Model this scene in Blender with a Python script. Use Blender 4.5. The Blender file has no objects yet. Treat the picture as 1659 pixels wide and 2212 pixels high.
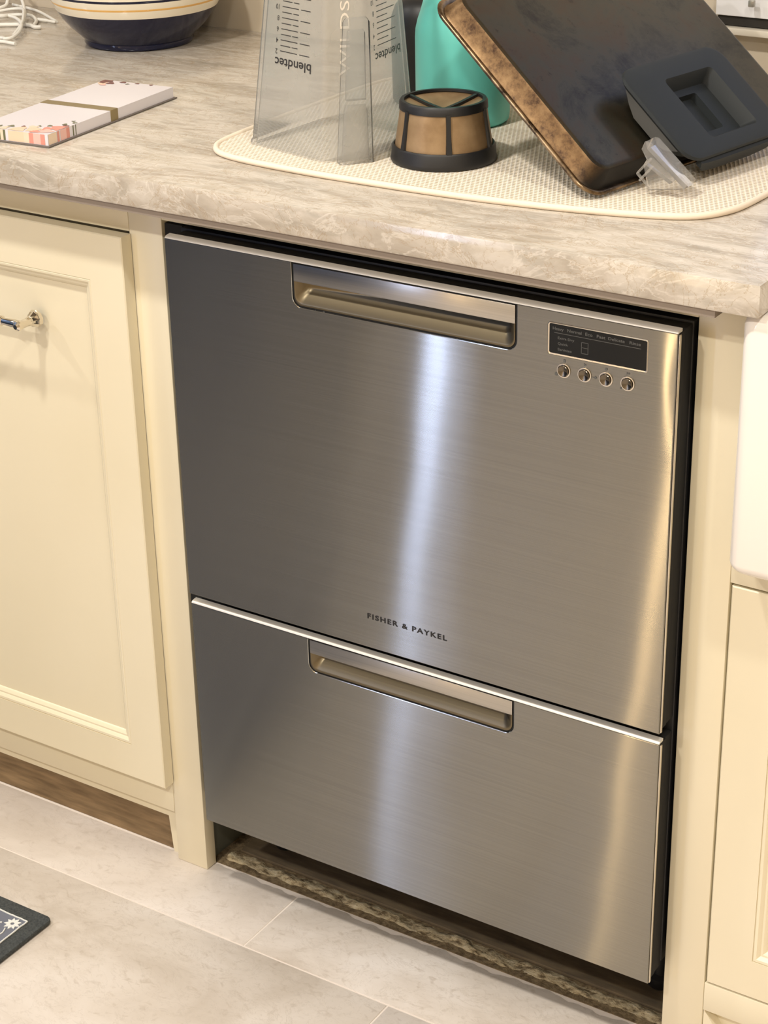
import bpy, bmesh, math, random
from mathutils import Vector, Matrix
random.seed(7)
SC = bpy.context.scene
COL = SC.collection
# ------------------------------------------------------------------ camera
W, H = 1659, 2212
FPX = 4168.2
CAM = Vector((1.31156, -1.56781, 1.46305))
FW = Vector((-0.49620561, 0.75506186, -0.42855755))
RT = Vector((0.84058883, 0.54132117, -0.0195398))
UP = Vector((-0.21723352, 0.36993645, 0.90330317))
cam = bpy.data.objects.new('camera', bpy.data.cameras.new('camera'))
COL.objects.link(cam)
cam.matrix_world = Matrix(((RT.x, UP.x, -FW.x, CAM.x), (RT.y, UP.y, -FW.y, CAM.y), (RT.z, UP.z, -FW.z, CAM.z), (0, 0, 0, 1)))
cam.data.sensor_fit = 'HORIZONTAL'
cam.data.sensor_width = 36
cam.data.lens = FPX * 36 / W
cam.data.clip_start = 0.05
SC.camera = cam

def at(x, y, ax, val):
    """point of the photograph's pixel on the plane axis=val"""
    d = FW + RT * ((x - W / 2) / FPX) - UP * ((y - H / 2) / FPX)
    return CAM + d * ((val - CAM[ax]) / d[ax])

# ------------------------------------------------------------------ world, exposure
SC.view_settings.view_transform = 'Standard'
SC.view_settings.look = 'None'
SC.view_settings.gamma = 1
SC.view_settings.use_curve_mapping = False
SC.view_settings.exposure = 0.12
wd = bpy.data.worlds.new('world'); SC.world = wd; wd.use_nodes = True
wd.node_tree.nodes['Background'].inputs[0].default_value = (0.90, 0.94, 1.0, 1)
wd.node_tree.nodes['Background'].inputs[1].default_value = 0.6
SC.cycles.max_bounces = 8
SC.cycles.transparent_max_bounces = 16
SC.cycles.caustics_reflective = False
SC.cycles.caustics_refractive = False

# ------------------------------------------------------------------ lights
def area(name, loc, target, size, power, color, size_y=None, shape='DISK', spread=None):
    l = bpy.data.lights.new(name, 'AREA'); l.energy = power; l.color = color
    l.shape = shape; l.size = size
    if size_y: l.size_y = size_y
    if spread: l.spread = spread
    o = bpy.data.objects.new(name, l); COL.objects.link(o); o.location = loc
    o.rotation_euler = (Vector(target) - Vector(loc)).to_track_quat('-Z', 'Y').to_euler()
    return o
WARM = (1.0, 0.945, 0.86)
for cx, cy, pw in ((-1.75, -0.85, 18), (0.02, -0.85, 22), (1.45, -0.85, 16), (-0.1, -2.3, 30), (1.3, -2.3, 22)):
    area('can_light_lamp', (cx, cy, 2.565), (cx, cy, 0), 0.13, pw, WARM)
# unseen strip lights added for the cool and warm streaks on the steel
area('cool_streak_light', (-1.5, -3.33, 1.30), (0.0, 0, 1.30), 0.065, 12, (0.56, 0.68, 1.0), 1.6, 'RECTANGLE')
area('warm_streak_light', (-0.72, -3.3, 1.12), (0.4, 0, 1.12), 0.02, 5, (1.0, 0.70, 0.36), 2.0, 'RECTANGLE')

# ------------------------------------------------------------------ materials
def lin(r, g, b):
    f = lambda c: (c / 255 / 12.92) if c / 255 <= 0.04045 else ((c / 255 + 0.055) / 1.055) ** 2.4
    return (f(r), f(g), f(b), 1)

def mat(name, col, rough=0.5, metal=0.0, **kw):
    m = bpy.data.materials.new(name); m.use_nodes = True
    b = m.node_tree.nodes['Principled BSDF']
    b.inputs['Base Color'].default_value = col
    b.inputs['Roughness'].default_value = rough
    b.inputs['Metallic'].default_value = metal
    for k, v in kw.items(): b.inputs[k.replace('_', ' ')].default_value = v
    return m

class NT:
    def __init__(s, m): s.m = m; s.t = m.node_tree; s.b = s.t.nodes['Principled BSDF']
    def n(s, typ, **kw):
        o = s.t.nodes.new(typ)
        for k, v in kw.items():
            if k.startswith('_'): setattr(o, k[1:], v)
            else: o.inputs[k].default_value = v
        return o
    def l(s, a, b): s.t.links.new(a, b)
    def coord(s, scale=(1, 1, 1), rot=(0, 0, 0), kind='Object'):
        tc = s.n('ShaderNodeTexCoord'); mp = s.n('ShaderNodeMapping')
        mp.inputs['Scale'].default_value = scale; mp.inputs['Rotation'].default_value = rot
        s.l(tc.outputs[kind], mp.inputs['Vector']); return mp.outputs[0]
    def noise(s, vec, scale, detail=4, rough=0.5, dist=0.0):
        o = s.n('ShaderNodeTexNoise', Scale=scale, Detail=detail, Roughness=rough, Distortion=dist)
        s.l(vec, o.inputs['Vector']); return o.outputs['Fac']
    def ramp(s, fac, stops):
        o = s.n('ShaderNodeValToRGB'); s.l(fac, o.inputs[0]); e = o.color_ramp.elements
        while len(e) < len(stops): e.new(0.5)
        for i, (p, c) in enumerate(stops): e[i].position = p; e[i].color = c
        return o.outputs[0]
    def mix(s, fac, a, b, mode='MIX'):
        o = s.n('ShaderNodeMix', _data_type='RGBA', _blend_type=mode)
        for sock, v in ((o.inputs[0], fac), (o.inputs[6], a), (o.inputs[7], b)):
            if hasattr(v, 'is_output'): s.l(v, sock)
            else: sock.default_value = v
        return o.outputs[2]
    def bump(s, h, strength=0.2, dist=0.001):
        o = s.n('ShaderNodeBump', Strength=strength, Distance=dist); s.l(h, o.inputs['Height'])
        s.l(o.outputs[0], s.b.inputs['Normal']); return o

g = lambda v: (v, v, v, 1)
# ivory painted cabinets
PAINT = mat('ivory_cabinet_paint', lin(232, 220, 190), 0.34)
t = NT(PAINT); t.bump(t.noise(t.coord(), 90, 3), 0.06, 0.0006)
t.l(t.ramp(t.noise(t.coord(), 2.5, 3), [(0.3, lin(225, 215, 187)), (0.7, lin(233, 224, 199))]), t.b.inputs['Base Color'])
# quartzite
STONE = mat('polished_quartzite', lin(196, 186, 170), 0.13)
t = NT(STONE); v = t.coord((1.0, 3.6, 2.2), (0, 0, -0.28))
n1 = t.noise(v, 5.5, 8, 0.62, 1.2); n2 = t.noise(v, 16, 6, 0.6, 0.6); n3 = t.noise(t.coord((1, 5.5, 2), (0, 0, -0.16)), 9, 5, 0.6, 2.2)
c = t.ramp(n1, [(0.28, lin(158, 148, 134)), (0.45, lin(186, 176, 162)), (0.56, lin(202, 194, 182)), (0.75, lin(182, 171, 154))])
c = t.mix(t.ramp(n2, [(0.48, g(0)), (0.64, g(0.5))]), c, lin(150, 142, 128))
vein = t.ramp(n3, [(0.47, g(0)), (0.5, g(0.55)), (0.53, g(0))])
c = t.mix(vein, c, lin(218, 211, 200))
v2 = t.ramp(t.noise(t.coord((2, 2.5, 2), (0.3, 0.2, 0.9)), 7, 6, 0.65, 2.5), [(0.485, g(0)), (0.5, g(0.55)), (0.515, g(0))])
c = t.mix(v2, c, lin(160, 138, 106))
t.l(c, t.b.inputs['Base Color'])
# floor tile
TILE = mat('stone_look_tile', lin(208, 198, 186), 0.38)
t = NT(TILE); v = t.coord((1, 1.6, 1), (0, 0, 0.15))
n1 = t.noise(v, 5, 7, 0.6, 0.8); n2 = t.noise(v, 55, 5, 0.65, 0.8); n3 = t.noise(v, 14, 6, 0.7, 2.0)
c = t.ramp(n1, [(0.3, lin(192, 181, 168)), (0.5, lin(212, 203, 193)), (0.7, lin(224, 217, 210))])
c = t.mix(t.ramp(n2, [(0.55, g(0)), (0.72, g(0.5))]), c, lin(168, 154, 138))
c = t.mix(t.ramp(n3, [(0.485, g(0)), (0.5, g(0.4)), (0.515, g(0))]), c, lin(178, 168, 156))
oi = t.n('ShaderNodeObjectInfo')
c = t.mix(t.ramp(oi.outputs['Random'], [(0, g(0)), (1, g(0.25))]), c, lin(214, 206, 202))
t.l(c, t.b.inputs['Base Color']); t.bump(n2, 0.25, 0.0008)
GROUT = mat('grout', lin(226, 216, 206), 0.9)
# brushed stainless
def steel(name, col, rough, aniso):
    """fine horizontal brushing: the reflection spreads up and down, hardly sideways"""
    m = mat(name, col, rough, 1.0); t = NT(m)
    an = t.n('ShaderNodeBsdfAnisotropic', Roughness=rough, Anisotropy=aniso)
    an.distribution = 'GGX'
    cx = t.n('ShaderNodeCombineXYZ', X=0.0, Y=0.0, Z=1.0)
    t.l(cx.outputs[0], an.inputs['Tangent'])
    br = t.noise(t.coord((1.5, 1, 700)), 1.0, 3, 0.6)
    lo = tuple(c * 0.93 for c in col[:3]) + (1,); hi = tuple(min(1, c * 1.07) for c in col[:3]) + (1,)
    c = t.ramp(br, [(0.3, lo), (0.7, hi)])
    t.l(c, an.inputs['Color']); t.l(c, t.b.inputs['Base Color'])
    t.b.inputs['Roughness'].default_value = 0.45
    mx = t.n('ShaderNodeMixShader', Fac=0.10); t.l(an.outputs[0], mx.inputs[1]); t.l(t.b.outputs[0], mx.inputs[2])
    out = [n for n in t.t.nodes if n.type == 'OUTPUT_MATERIAL'][0]; t.l(mx.outputs[0], out.inputs[0])
    return m
STEEL = steel('brushed_stainless', lin(147, 146, 141), 0.165, -0.885)
# the door skins are very slightly wavy and bend near their right edge
t = NT(STEEL)
sx = t.n('ShaderNodeSeparateXYZ'); tc = t.n('ShaderNodeTexCoord'); t.l(tc.outputs['Object'], sx.inputs[0])
wv = t.noise(t.coord((0.8, 1, 1.0)), 4.0, 1, 0.4)
dn = t.n('ShaderNodeVectorMath', _operation='DISTANCE'); t.l(tc.outputs['Object'], dn.inputs[0]); dn.inputs[1].default_value = (0.612, -0.0339, 0.80)
dr_ = t.n('ShaderNodeMapRange', _interpolation_type='SMOOTHSTEP', **{'From Min': 0.0, 'From Max': 0.075, 'To Min': 1.0, 'To Max': 0.0}); t.l(dn.outputs['Value'], dr_.inputs[0])
sm = t.n('ShaderNodeMath', _operation='MULTIPLY_ADD'); t.l(dr_.outputs[0], sm.inputs[0]); sm.inputs[1].default_value = 0.5; t.l(wv, sm.inputs[2])
tx = t.n('ShaderNodeMath', _operation='SUBTRACT'); t.l(sx.outputs[0], tx.inputs[0]); tx.inputs[1].default_value = 0.33
tz = t.n('ShaderNodeMath', _operation='SUBTRACT'); tz.inputs[0].default_value = 0.8; t.l(sx.outputs[2], tz.inputs[1])
tw = t.n('ShaderNodeMath', _operation='MULTIPLY'); t.l(tx.outputs[0], tw.inputs[0]); t.l(tz.outputs[0], tw.inputs[1])
tk = t.n('ShaderNodeMath', _operation='MULTIPLY_ADD'); t.l(tw.outputs[0], tk.inputs[0]); tk.inputs[1].default_value = 0.022 / 0.0018; t.l(sm.outputs[0], tk.inputs[2]); sm = tk
bp = t.n('ShaderNodeBump', Strength=1.0, Distance=0.0018); t.l(sm.outputs[0], bp.inputs['Height'])
for nd in t.t.nodes:
    if nd.type in ('BSDF_GLOSSY', 'BSDF_ANISOTROPIC', 'BSDF_PRINCIPLED'): t.l(bp.outputs[0], nd.inputs['Normal'])
STEEL_PLAIN = steel('brushed_stainless_trim', lin(178, 174, 168), 0.3, -0.5)
STEEL_EDGE = mat('bright_steel_edge', lin(215, 208, 196), 0.22, 1.0)
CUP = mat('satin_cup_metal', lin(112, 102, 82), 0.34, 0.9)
FLM = mat('flange_painted_gleam', lin(226, 222, 214), 0.35, 0.25)  # pale, barely metallic colour carries the ceiling gleam on the flanges
BTN = mat('dark_steel_button', lin(112, 104, 92), 0.22, 1.0)
CHROME = mat('polished_nickel', lin(225, 218, 205), 0.08, 1.0)
BLACK = mat('black_plastic', lin(26, 26, 27), 0.45)
BLACKG = mat('black_display_glass', lin(20, 21, 21), 0.12, Specular_IOR_Level=0.22)
BLACKM = mat('matte_black', lin(12, 12, 12), 0.8)
GAP = mat('dark_gap', lin(34, 30, 24), 0.7)
INK = mat('black_lettering', lin(22, 22, 24), 0.5)
INKG = mat('grey_display_print', lin(84, 84, 82), 0.5)
CERAM = mat('white_fireclay', lin(240, 234, 226), 0.12)
WHITE = mat('white_plastic', lin(236, 236, 240), 0.3)
UNDERLAY = mat('grey_brown_wood_strip', lin(140, 128, 116), 0.6)  # own even grey of the strip under the counter edge
KICK = mat('toe_kick_wood', lin(132, 112, 84), 0.7)
t = NT(KICK); t.l(t.ramp(t.noise(t.coord((4, 1, 30)), 4, 5), [(0.3, lin(104, 84, 58)), (0.7, lin(146, 122, 90))]), t.b.inputs['Base Color'])
BOARD = mat('old_floor_board', lin(92, 80, 62), 0.8)
t = NT(BOARD); t.l(t.ramp(t.noise(t.coord((3, 14, 3)), 7, 6, 0.6), [(0.3, lin(74, 64, 50)), (0.7, lin(108, 94, 72))]), t.b.inputs['Base Color'])
MORTAR = mat('rough_mortar', lin(134, 116, 88), 0.95)
t = NT(MORTAR); nn = t.noise(t.coord(), 120, 6, 0.7)
t.l(t.ramp(nn, [(0.35, lin(88, 72, 50)), (0.65, lin(142, 124, 94))]), t.b.inputs['Base Color']); t.bump(nn, 0.9, 0.003)
CRUST = mat('broken_plaster', lin(190, 176, 146), 0.95)
t = NT(CRUST); nn = t.noise(t.coord((1, 2, 1)), 70, 6, 0.7)
t.l(t.ramp(nn, [(0.38, lin(96, 80, 56)), (0.5, lin(176, 160, 128)), (0.7, lin(206, 194, 166))]), t.b.inputs['Base Color']); t.bump(nn, 1.0, 0.004)
WALLM = mat('tan_wall', lin(196, 184, 164), 0.6)
WALLF = mat('beige_wall_far', lin(206, 190, 164), 0.8)
WALLD = mat('slate_wall', lin(78, 104, 150), 0.8)
CEIL = mat('ceiling_white', lin(236, 232, 222), 0.9)
MATC = mat('cream_microfibre', lin(228, 214, 192), 0.92)
t = NT(MATC)
tc = t.n('ShaderNodeTexCoord'); sp = t.n('ShaderNodeSeparateXYZ'); t.l(tc.outputs['Object'], sp.inputs[0])
hy = t.n('ShaderNodeMath', _operation='MULTIPLY_ADD'); t.l(sp.outputs[1], hy.inputs[0]); hy.inputs[1].default_value = 0.5; t.l(sp.outputs[0], hy.inputs[2])
cb_ = t.n('ShaderNodeCombineXYZ'); t.l(hy.outputs[0], cb_.inputs[0]); t.l(sp.outputs[1], cb_.inputs[1])
vo = t.n('ShaderNodeTexVoronoi', Scale=1 / 0.0052, Randomness=0.0); vo.voronoi_dimensions = '2D'; t.l(cb_.outputs[0], vo.inputs['Vector'])
hh = t.n('ShaderNodeMapRange', **{'From Min': 0.18, 'From Max': 0.62}); t.l(vo.outputs['Distance'], hh.inputs[0])
t.l(t.ramp(hh.outputs[0], [(0.05, lin(206, 190, 162)), (0.45, lin(238, 228, 212))]), t.b.inputs['Base Color'])
t.bump(hh.outputs[0], 0.7, 0.0018)
MATB = mat('cream_binding', lin(238, 224, 204), 0.85)
NAVY = mat('navy_glaze', lin(16, 20, 50), 0.12)
CREAMG = mat('cream_glaze', lin(240, 232, 212), 0.12)
ORANGE = mat('orange_glaze', lin(226, 178, 104), 0.15)
TEAL = mat('turquoise_enamel', lin(112, 212, 200), 0.38)
MESHG = mat('gold_mesh', lin(176, 142, 100), 0.45, 0.35)
t = NT(MESHG); nn = t.noise(t.coord(), 45, 4); t.l(t.ramp(nn, [(0.35, lin(138, 112, 80)), (0.7, lin(166, 140, 106))]), t.b.inputs['Base Color'])
t.bump(t.noise(t.coord(), 1600, 1), 0.2, 0.0004)
PAND = mat('dark_baked_pan', lin(66, 58, 46), 0.34, 0.75)
t = NT(PAND); n1 = t.noise(t.coord(), 13, 8, 0.75, 0.4); n2 = t.noise(t.coord(), 70, 6, 0.75)
c = t.ramp(n1, [(0.34, lin(48, 44, 38)), (0.48, lin(70, 66, 54)), (0.6, lin(74, 62, 48)), (0.72, lin(52, 44, 38))])
c = t.mix(t.ramp(n2, [(0.6, g(0)), (0.7, g(0.7))]), c, lin(40, 32, 26)); t.l(c, t.b.inputs['Base Color'])
t.l(t.ramp(n2, [(0.3, g(0.27)), (0.7, g(0.36))]), t.b.inputs['Roughness'])
PANG = mat('warm_lit_pan_side', lin(158, 116, 66), 0.42, 0.6)  # warm light is put into the golden tone of the pan sides
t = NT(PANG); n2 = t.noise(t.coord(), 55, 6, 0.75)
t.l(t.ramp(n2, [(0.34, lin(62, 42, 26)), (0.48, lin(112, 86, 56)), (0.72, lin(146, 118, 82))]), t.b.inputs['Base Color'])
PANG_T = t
PANR = mat('worn_pan_rim', lin(96, 78, 58), 0.28, 0.95)
t = NT(PANR); t.l(t.ramp(t.noise(t.coord(), 40, 5, 0.7), [(0.35, lin(40, 30, 24)), (0.6, lin(150, 128, 100))]), t.b.inputs['Base Color'])
LIDM = mat('charcoal_rubber', lin(42, 46, 48), 0.55, Specular_IOR_Level=0.25)
PAPER = mat('white_pad_paper', lin(226, 222, 228), 0.16)
PADEDGE = mat('pad_paper_edge', lin(214, 208, 212), 0.5)
BANDM = mat('gold_band', lin(150, 134, 96), 0.35, 0.4)
CARD = mat('grey_card', lin(112, 104, 98), 0.8)
RUGM = mat('charcoal_rug', lin(62, 66, 68), 0.98)
t = NT(RUGM); nn = t.noise(t.coord((1, 1, 1)), 350, 3); t.bump(nn, 0.6, 0.002)
t.l(t.ramp(nn, [(0.3, lin(52, 56, 58)), (0.7, lin(76, 80, 80))]), t.b.inputs['Base Color'])
RUGF = mat('slate_rug_field', lin(108, 112, 124), 0.98)
RUGW = mat('white_rug_yarn', lin(222, 224, 220), 0.98)

def clear(name, tint, haze, gloss=0.12):
    m = bpy.data.materials.new(name); m.use_nodes = True; nt = m.node_tree; nt.nodes.clear()
    out = nt.nodes.new('ShaderNodeOutputMaterial')
    tr = nt.nodes.new('ShaderNodeBsdfTransparent'); tr.inputs[0].default_value = tint
    df = nt.nodes.new('ShaderNodeBsdfDiffuse'); df.inputs[0].default_value = lin(236, 234, 228)
    tl = nt.nodes.new('ShaderNodeBsdfTranslucent'); tl.inputs[0].default_value = lin(240, 238, 232)
    gl = nt.nodes.new('ShaderNodeBsdfGlossy'); gl.inputs['Roughness'].default_value = 0.08
    ad = nt.nodes.new('ShaderNodeMixShader'); ad.inputs[0].default_value = 0.5
    m1 = nt.nodes.new('ShaderNodeMixShader'); m2 = nt.nodes.new('ShaderNodeMixShader')
    lw = nt.nodes.new('ShaderNodeLayerWeight'); lw.inputs[0].default_value = 0.12
    tc = nt.nodes.new('ShaderNodeTexCoord'); no = nt.nodes.new('ShaderNodeTexNoise'); no.inputs['Scale'].default_value = 14; no.inputs['Detail'].default_value = 6
    mr = nt.nodes.new('ShaderNodeMapRange'); mr.inputs['To Min'].default_value = haze * 0.45; mr.inputs['To Max'].default_value = haze * 1.6
    L = nt.links.new
    L(tc.outputs['Object'], no.inputs['Vector']); L(no.outputs[0], mr.inputs[0]); L(mr.outputs[0], m1.inputs[0])
    L(df.outputs[0], ad.inputs[1]); L(tl.outputs[0], ad.inputs[2])
    L(tr.outputs[0], m1.inputs[1]); L(ad.outputs[0], m1.inputs[2])
    mm = nt.nodes.new('ShaderNodeMath'); mm.operation = 'MULTIPLY'; L(lw.outputs['Fresnel'], mm.inputs[0]); mm.inputs[1].default_value = 1.0
    L(mm.outputs[0], m2.inputs[0]); L(m1.outputs[0], m2.inputs[1]); L(gl.outputs[0], m2.inputs[2]); L(m2.outputs[0], out.inputs[0])
    return m
JARM = clear('scuffed_clear_plastic', (0.97, 0.97, 0.97, 1), 0.24)
HANDM = clear('clear_handle_plastic', (0.955, 0.965, 0.975, 1), 0.10)
CLIPM = clear('frosted_clear_plastic', (0.97, 0.965, 0.96, 1), 0.22)
WINP = mat('window_frame_white', lin(236, 236, 238), 0.4)

# ------------------------------------------------------------------ geometry helpers
def link(name, me, m, parent=None, smooth=None):
    o = bpy.data.objects.new(name, me); COL.objects.link(o)
    for mm in (m if isinstance(m, (list, tuple)) else [m]): me.materials.append(mm)
    if parent: o.parent = parent
    if smooth is not None:
        for p in me.polygons: p.use_smooth = True
        me.set_sharp_from_angle(angle=math.radians(smooth))
    return o

def fin(name, bm, m, parent=None, smooth=None, recalc=True):
    if recalc: bmesh.ops.recalc_face_normals(bm, faces=bm.faces)
    me = bpy.data.meshes.new(name); bm.to_mesh(me); bm.free()
    return link(name, me, m, parent, smooth)

def tag(o, label=None, cat=None, group=None, kind=None):
    if label: o['label'] = label
    if cat: o['category'] = cat
    if group: o['group'] = group
    if kind: o['kind'] = kind
    return o

def empty(name, loc, label, cat, group=None):
    o = bpy.data.objects.new(name, None); COL.objects.link(o); o.location = loc
    o.empty_display_size = 0.05
    return tag(o, label, cat, group)

def adopt(parent, *objs):
    """parts are modelled in world coordinates; keep them there"""
    inv = Matrix.Translation(-Vector(parent.location))
    for o in objs: o.parent = parent; o.matrix_parent_inverse = inv

def addbox(bm, x0, x1, y0, y1, z0, z1, bev=0.0, seg=2):
    r = bmesh.ops.create_cube(bm, size=1)
    vs = r['verts']
    for v in vs:
        v.co = Vector(((x0 + x1) / 2 + v.co.x * (x1 - x0), (y0 + y1) / 2 + v.co.y * (y1 - y0), (z0 + z1) / 2 + v.co.z * (z1 - z0)))
    if bev > 0:
        es = set(e for v in vs for e in v.link_edges)
        bmesh.ops.bevel(bm, geom=list(es), offset=bev, segments=seg, profile=0.5, affect='EDGES')

def box(name, x0, x1, y0, y1, z0, z1, m, parent=None, bev=0.0, seg=2, owner=None):
    bm = bmesh.new(); addbox(bm, x0, x1, y0, y1, z0, z1, bev, seg)
    o = fin(name, bm, m, None, 40 if bev else None)
    if parent: adoptany(parent, o)
    return o

def adoptany(parent, o):
    o.parent = parent
    # parent chain uses translations only
    root = parent
    while root.parent: root = root.parent
    o.matrix_parent_inverse = Matrix.Translation(-Vector(root.location)) if parent == root else Matrix.Identity(4)
    if parent != root:
        o.matrix_parent_inverse = Matrix.Identity(4)

def lathe(name, prof, c, m, seg=64, parent=None, smooth=40):
    """prof: (radius, z) list, m per segment optional"""
    bm = bmesh.new(); rings = []
    for (r, z) in prof:
        if r < 1e-6: rings.append([bm.verts.new((c[0], c[1], c[2] + z))])
        else: rings.append([bm.verts.new((c[0] + r * math.cos(2 * math.pi * i / seg), c[1] + r * math.sin(2 * math.pi * i / seg), c[2] + z)) for i in range(seg)])
    for a, b in zip(rings, rings[1:]):
        for i in range(seg):
            j = (i + 1) % seg
            if len(a) == 1 and len(b) == 1: continue
            if len(a) == 1: bm.faces.new((a[0], b[j], b[i]))
            elif len(b) == 1: bm.faces.new((a[i], a[j], b[0]))
            else: bm.faces.new((a[i], a[j], b[j], b[i]))
    o = fin(name, bm, m, None, smooth)
    if parent: adoptany(parent, o)
    return o

def loft(name, loops, m, parent=None, cap0=True, cap1=True, smooth=40, close=True):
    bm = bmesh.new(); rs = [[bm.verts.new(p) for p in lp] for lp in loops]
    n = len(rs[0])
    for a, b in zip(rs, rs[1:]):
        for i in range(n if close else n - 1):
            j = (i + 1) % n; bm.faces.new((a[i], a[j], b[j], b[i]))
    if cap0: bm.faces.new(rs[0])
    if cap1: bm.faces.new(rs[-1])
    o = fin(name, bm, m, None, smooth)
    if parent: adoptany(parent, o)
    return o

def rpoly(pts, r, seg=5):
    """round the corners of a polygon (2-D)"""
    out = []; n = len(pts)
    for i in range(n):
        p = Vector(pts[i]); a = Vector(pts[i - 1]); b = Vector(pts[(i + 1) % n])
        rr = r[i] if isinstance(r, (list, tuple)) else r
        if rr <= 0:
            out += [p.copy()] * 1; continue
        da = (a - p).normalized(); db = (b - p).normalized()
        ang = da.angle(db); d = min(rr / math.tan(ang / 2), (a - p).length * 0.49, (b - p).length * 0.49)
        rr2 = d * math.tan(ang / 2); cc = p + (da + db).normalized() * (rr2 / math.sin(ang / 2))
        s = p + da * d - cc; e = p + db * d - cc; tot = s.angle_signed(e) if len(s) == 2 else 0
        for k in range(seg + 1):
            th = -tot * k / seg
            out.append(cc + Vector((s.x * math.cos(th) - s.y * math.sin(th), s.x * math.sin(th) + s.y * math.cos(th))))
    return out

def rrect(x0, x1, y0, y1, r, seg=5): return rpoly([(x0, y0), (x1, y0), (x1, y1), (x0, y1)], r, seg)

def prism(name, poly, z0, z1, m, parent=None, axis='Z', bev=0.0, smooth=40):
    """extrude polygon; axis Y: poly is (x,z) and z0,z1 are y"""
    f = (lambda p, h: (p[0], p[1], h)) if axis == 'Z' else ((lambda p, h: (p[0], h, p[1])) if axis == 'Y' else (lambda p, h: (h, p[0], p[1])))
    bm = bmesh.new(); A = [bm.verts.new(f(p, z0)) for p in poly]; B = [bm.verts.new(f(p, z1)) for p in poly]
    n = len(poly)
    for i in range(n): bm.faces.new((A[i], A[(i + 1) % n], B[(i + 1) % n], B[i]))
    fa = bm.faces.new(A); fb = bm.faces.new(B)
    if bev:
        bmesh.ops.recalc_face_normals(bm, faces=bm.faces)
        bmesh.ops.bevel(bm, geom=list(fa.edges) + list(fb.edges), offset=bev, segments=2, profile=0.5, affect='EDGES')
    o = fin(name, bm, m, None, smooth)
    if parent: adoptany(parent, o)
    return o

def catmull(pts, sub=6, closed=False):
    P = [Vector(p) for p in pts]; n = len(P); out = []
    for i in range(n if closed else n - 1):
        p0 = P[(i - 1) % n] if closed or i > 0 else P[0]; p1 = P[i]; p2 = P[(i + 1) % n]
        p3 = P[(i + 2) % n] if closed or i + 2 < n else P[-1]
        for k in range(sub):
            s = k / sub
            out.append(0.5 * ((2 * p1) + (p2 - p0) * s + (2 * p0 - 5 * p1 + 4 * p2 - p3) * s * s + (3 * p1 - p0 - 3 * p2 + p3) * s ** 3))
    if not closed: out.append(P[-1])
    return out

def tube(name, pts, r, m, parent=None, seg=10, closed=False, smooth=60):
    bm = bmesh.new(); n = len(pts); P = [Vector(p) for p in pts]; rings = []
    up = Vector((0, 0, 1)); prev = None
    for i in range(n):
        d = (P[(i + 1) % n] - P[i - 1]) if (closed or 0 < i < n - 1) else (P[1] - P[0] if i == 0 else P[-1] - P[-2])
        d.normalize()
        if prev is None:
            a = d.cross(up) if abs(d.z) < 0.95 else d.cross(Vector((1, 0, 0)))
        else: a = prev - d * prev.dot(d)
        a.normalize(); prev = a; b = d.cross(a); rr = r[i] if isinstance(r, (list, tuple)) else r
        rings.append([bm.verts.new(P[i] + (a * math.cos(2 * math.pi * k / seg) + b * math.sin(2 * math.pi * k / seg)) * rr) for k in range(seg)])
    for i in range(n if closed else n - 1):
        A = rings[i]; B = rings[(i + 1) % n]
        off = 0
        if closed and i == n - 1:
            off = min(range(seg), key=lambda k: (B[k].co - A[0].co).length)
        for k in range(seg): bm.faces.new((A[k], A[(k + 1) % seg], B[(k + 1 + off) % seg], B[(k + off) % seg]))
    if not closed: bm.faces.new(rings[0]); bm.faces.new(rings[-1])
    o = fin(name, bm, m, None, smooth)
    if parent: adoptany(parent, o)
    return o

def text_verts(s, size, bold=0.0, spacing=1.0):
    cu = bpy.data.curves.new('txt', 'FONT'); cu.body = s; cu.size = size; cu.offset = bold; cu.space_character = spacing
    cu.resolution_u = 3
    o = bpy.data.objects.new('txt', cu); COL.objects.link(o)
    dg = bpy.context.evaluated_depsgraph_get(); dg.update()
    me = bpy.data.meshes.new_from_object(o.evaluated_get(dg))
    bpy.data.objects.remove(o); bpy.data.curves.remove(cu)
    vs = [v.co.copy() for v in me.vertices]; fs = [tuple(p.vertices) for p in me.polygons]
    bpy.data.meshes.remove(me); return vs, fs

def text(name, s, size, fn, m, parent=None, bold=0.0, spacing=1.0, width=None):
    """fn maps (x,y) of the text plane to world; width stretches to exact length"""
    vs, fs = text_verts(s, size, bold, spacing)
    x0 = min(v.x for v in vs); x1 = max(v.x for v in vs)
    k = (width / (x1 - x0)) if width else 1.0
    me = bpy.data.meshes.new(name); me.from_pydata([fn((v.x - x0) * k, v.y) for v in vs], [], fs); me.update()
    o = link(name, me, m)
    if parent: adoptany(parent, o)
    return o

def join_quads(name, quads, m, parent=None):
    vs = []; fs = []
    for q in quads: fs.append(tuple(range(len(vs), len(vs) + len(q)))); vs += [tuple(p) for p in q]
    me = bpy.data.meshes.new(name); me.from_pydata(vs, [], fs); me.update()
    o = link(name, me, m)
    if parent: adoptany(parent, o)
    return o

def struct(o, label=None): o['kind'] = 'structure'; return (tag(o, label) if label else o)

# key dimensions (m): X along the cabinets, Y into the wall, Z up
HC, UC = 0.9176, 0.8867        # counter top / underside
OW = 0.6334                    # dishwasher opening width
YB = 0.6204                    # back wall
RX0, RX1, RY0, CZ = -2.2, 2.4, -3.4, 2.6

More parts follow.
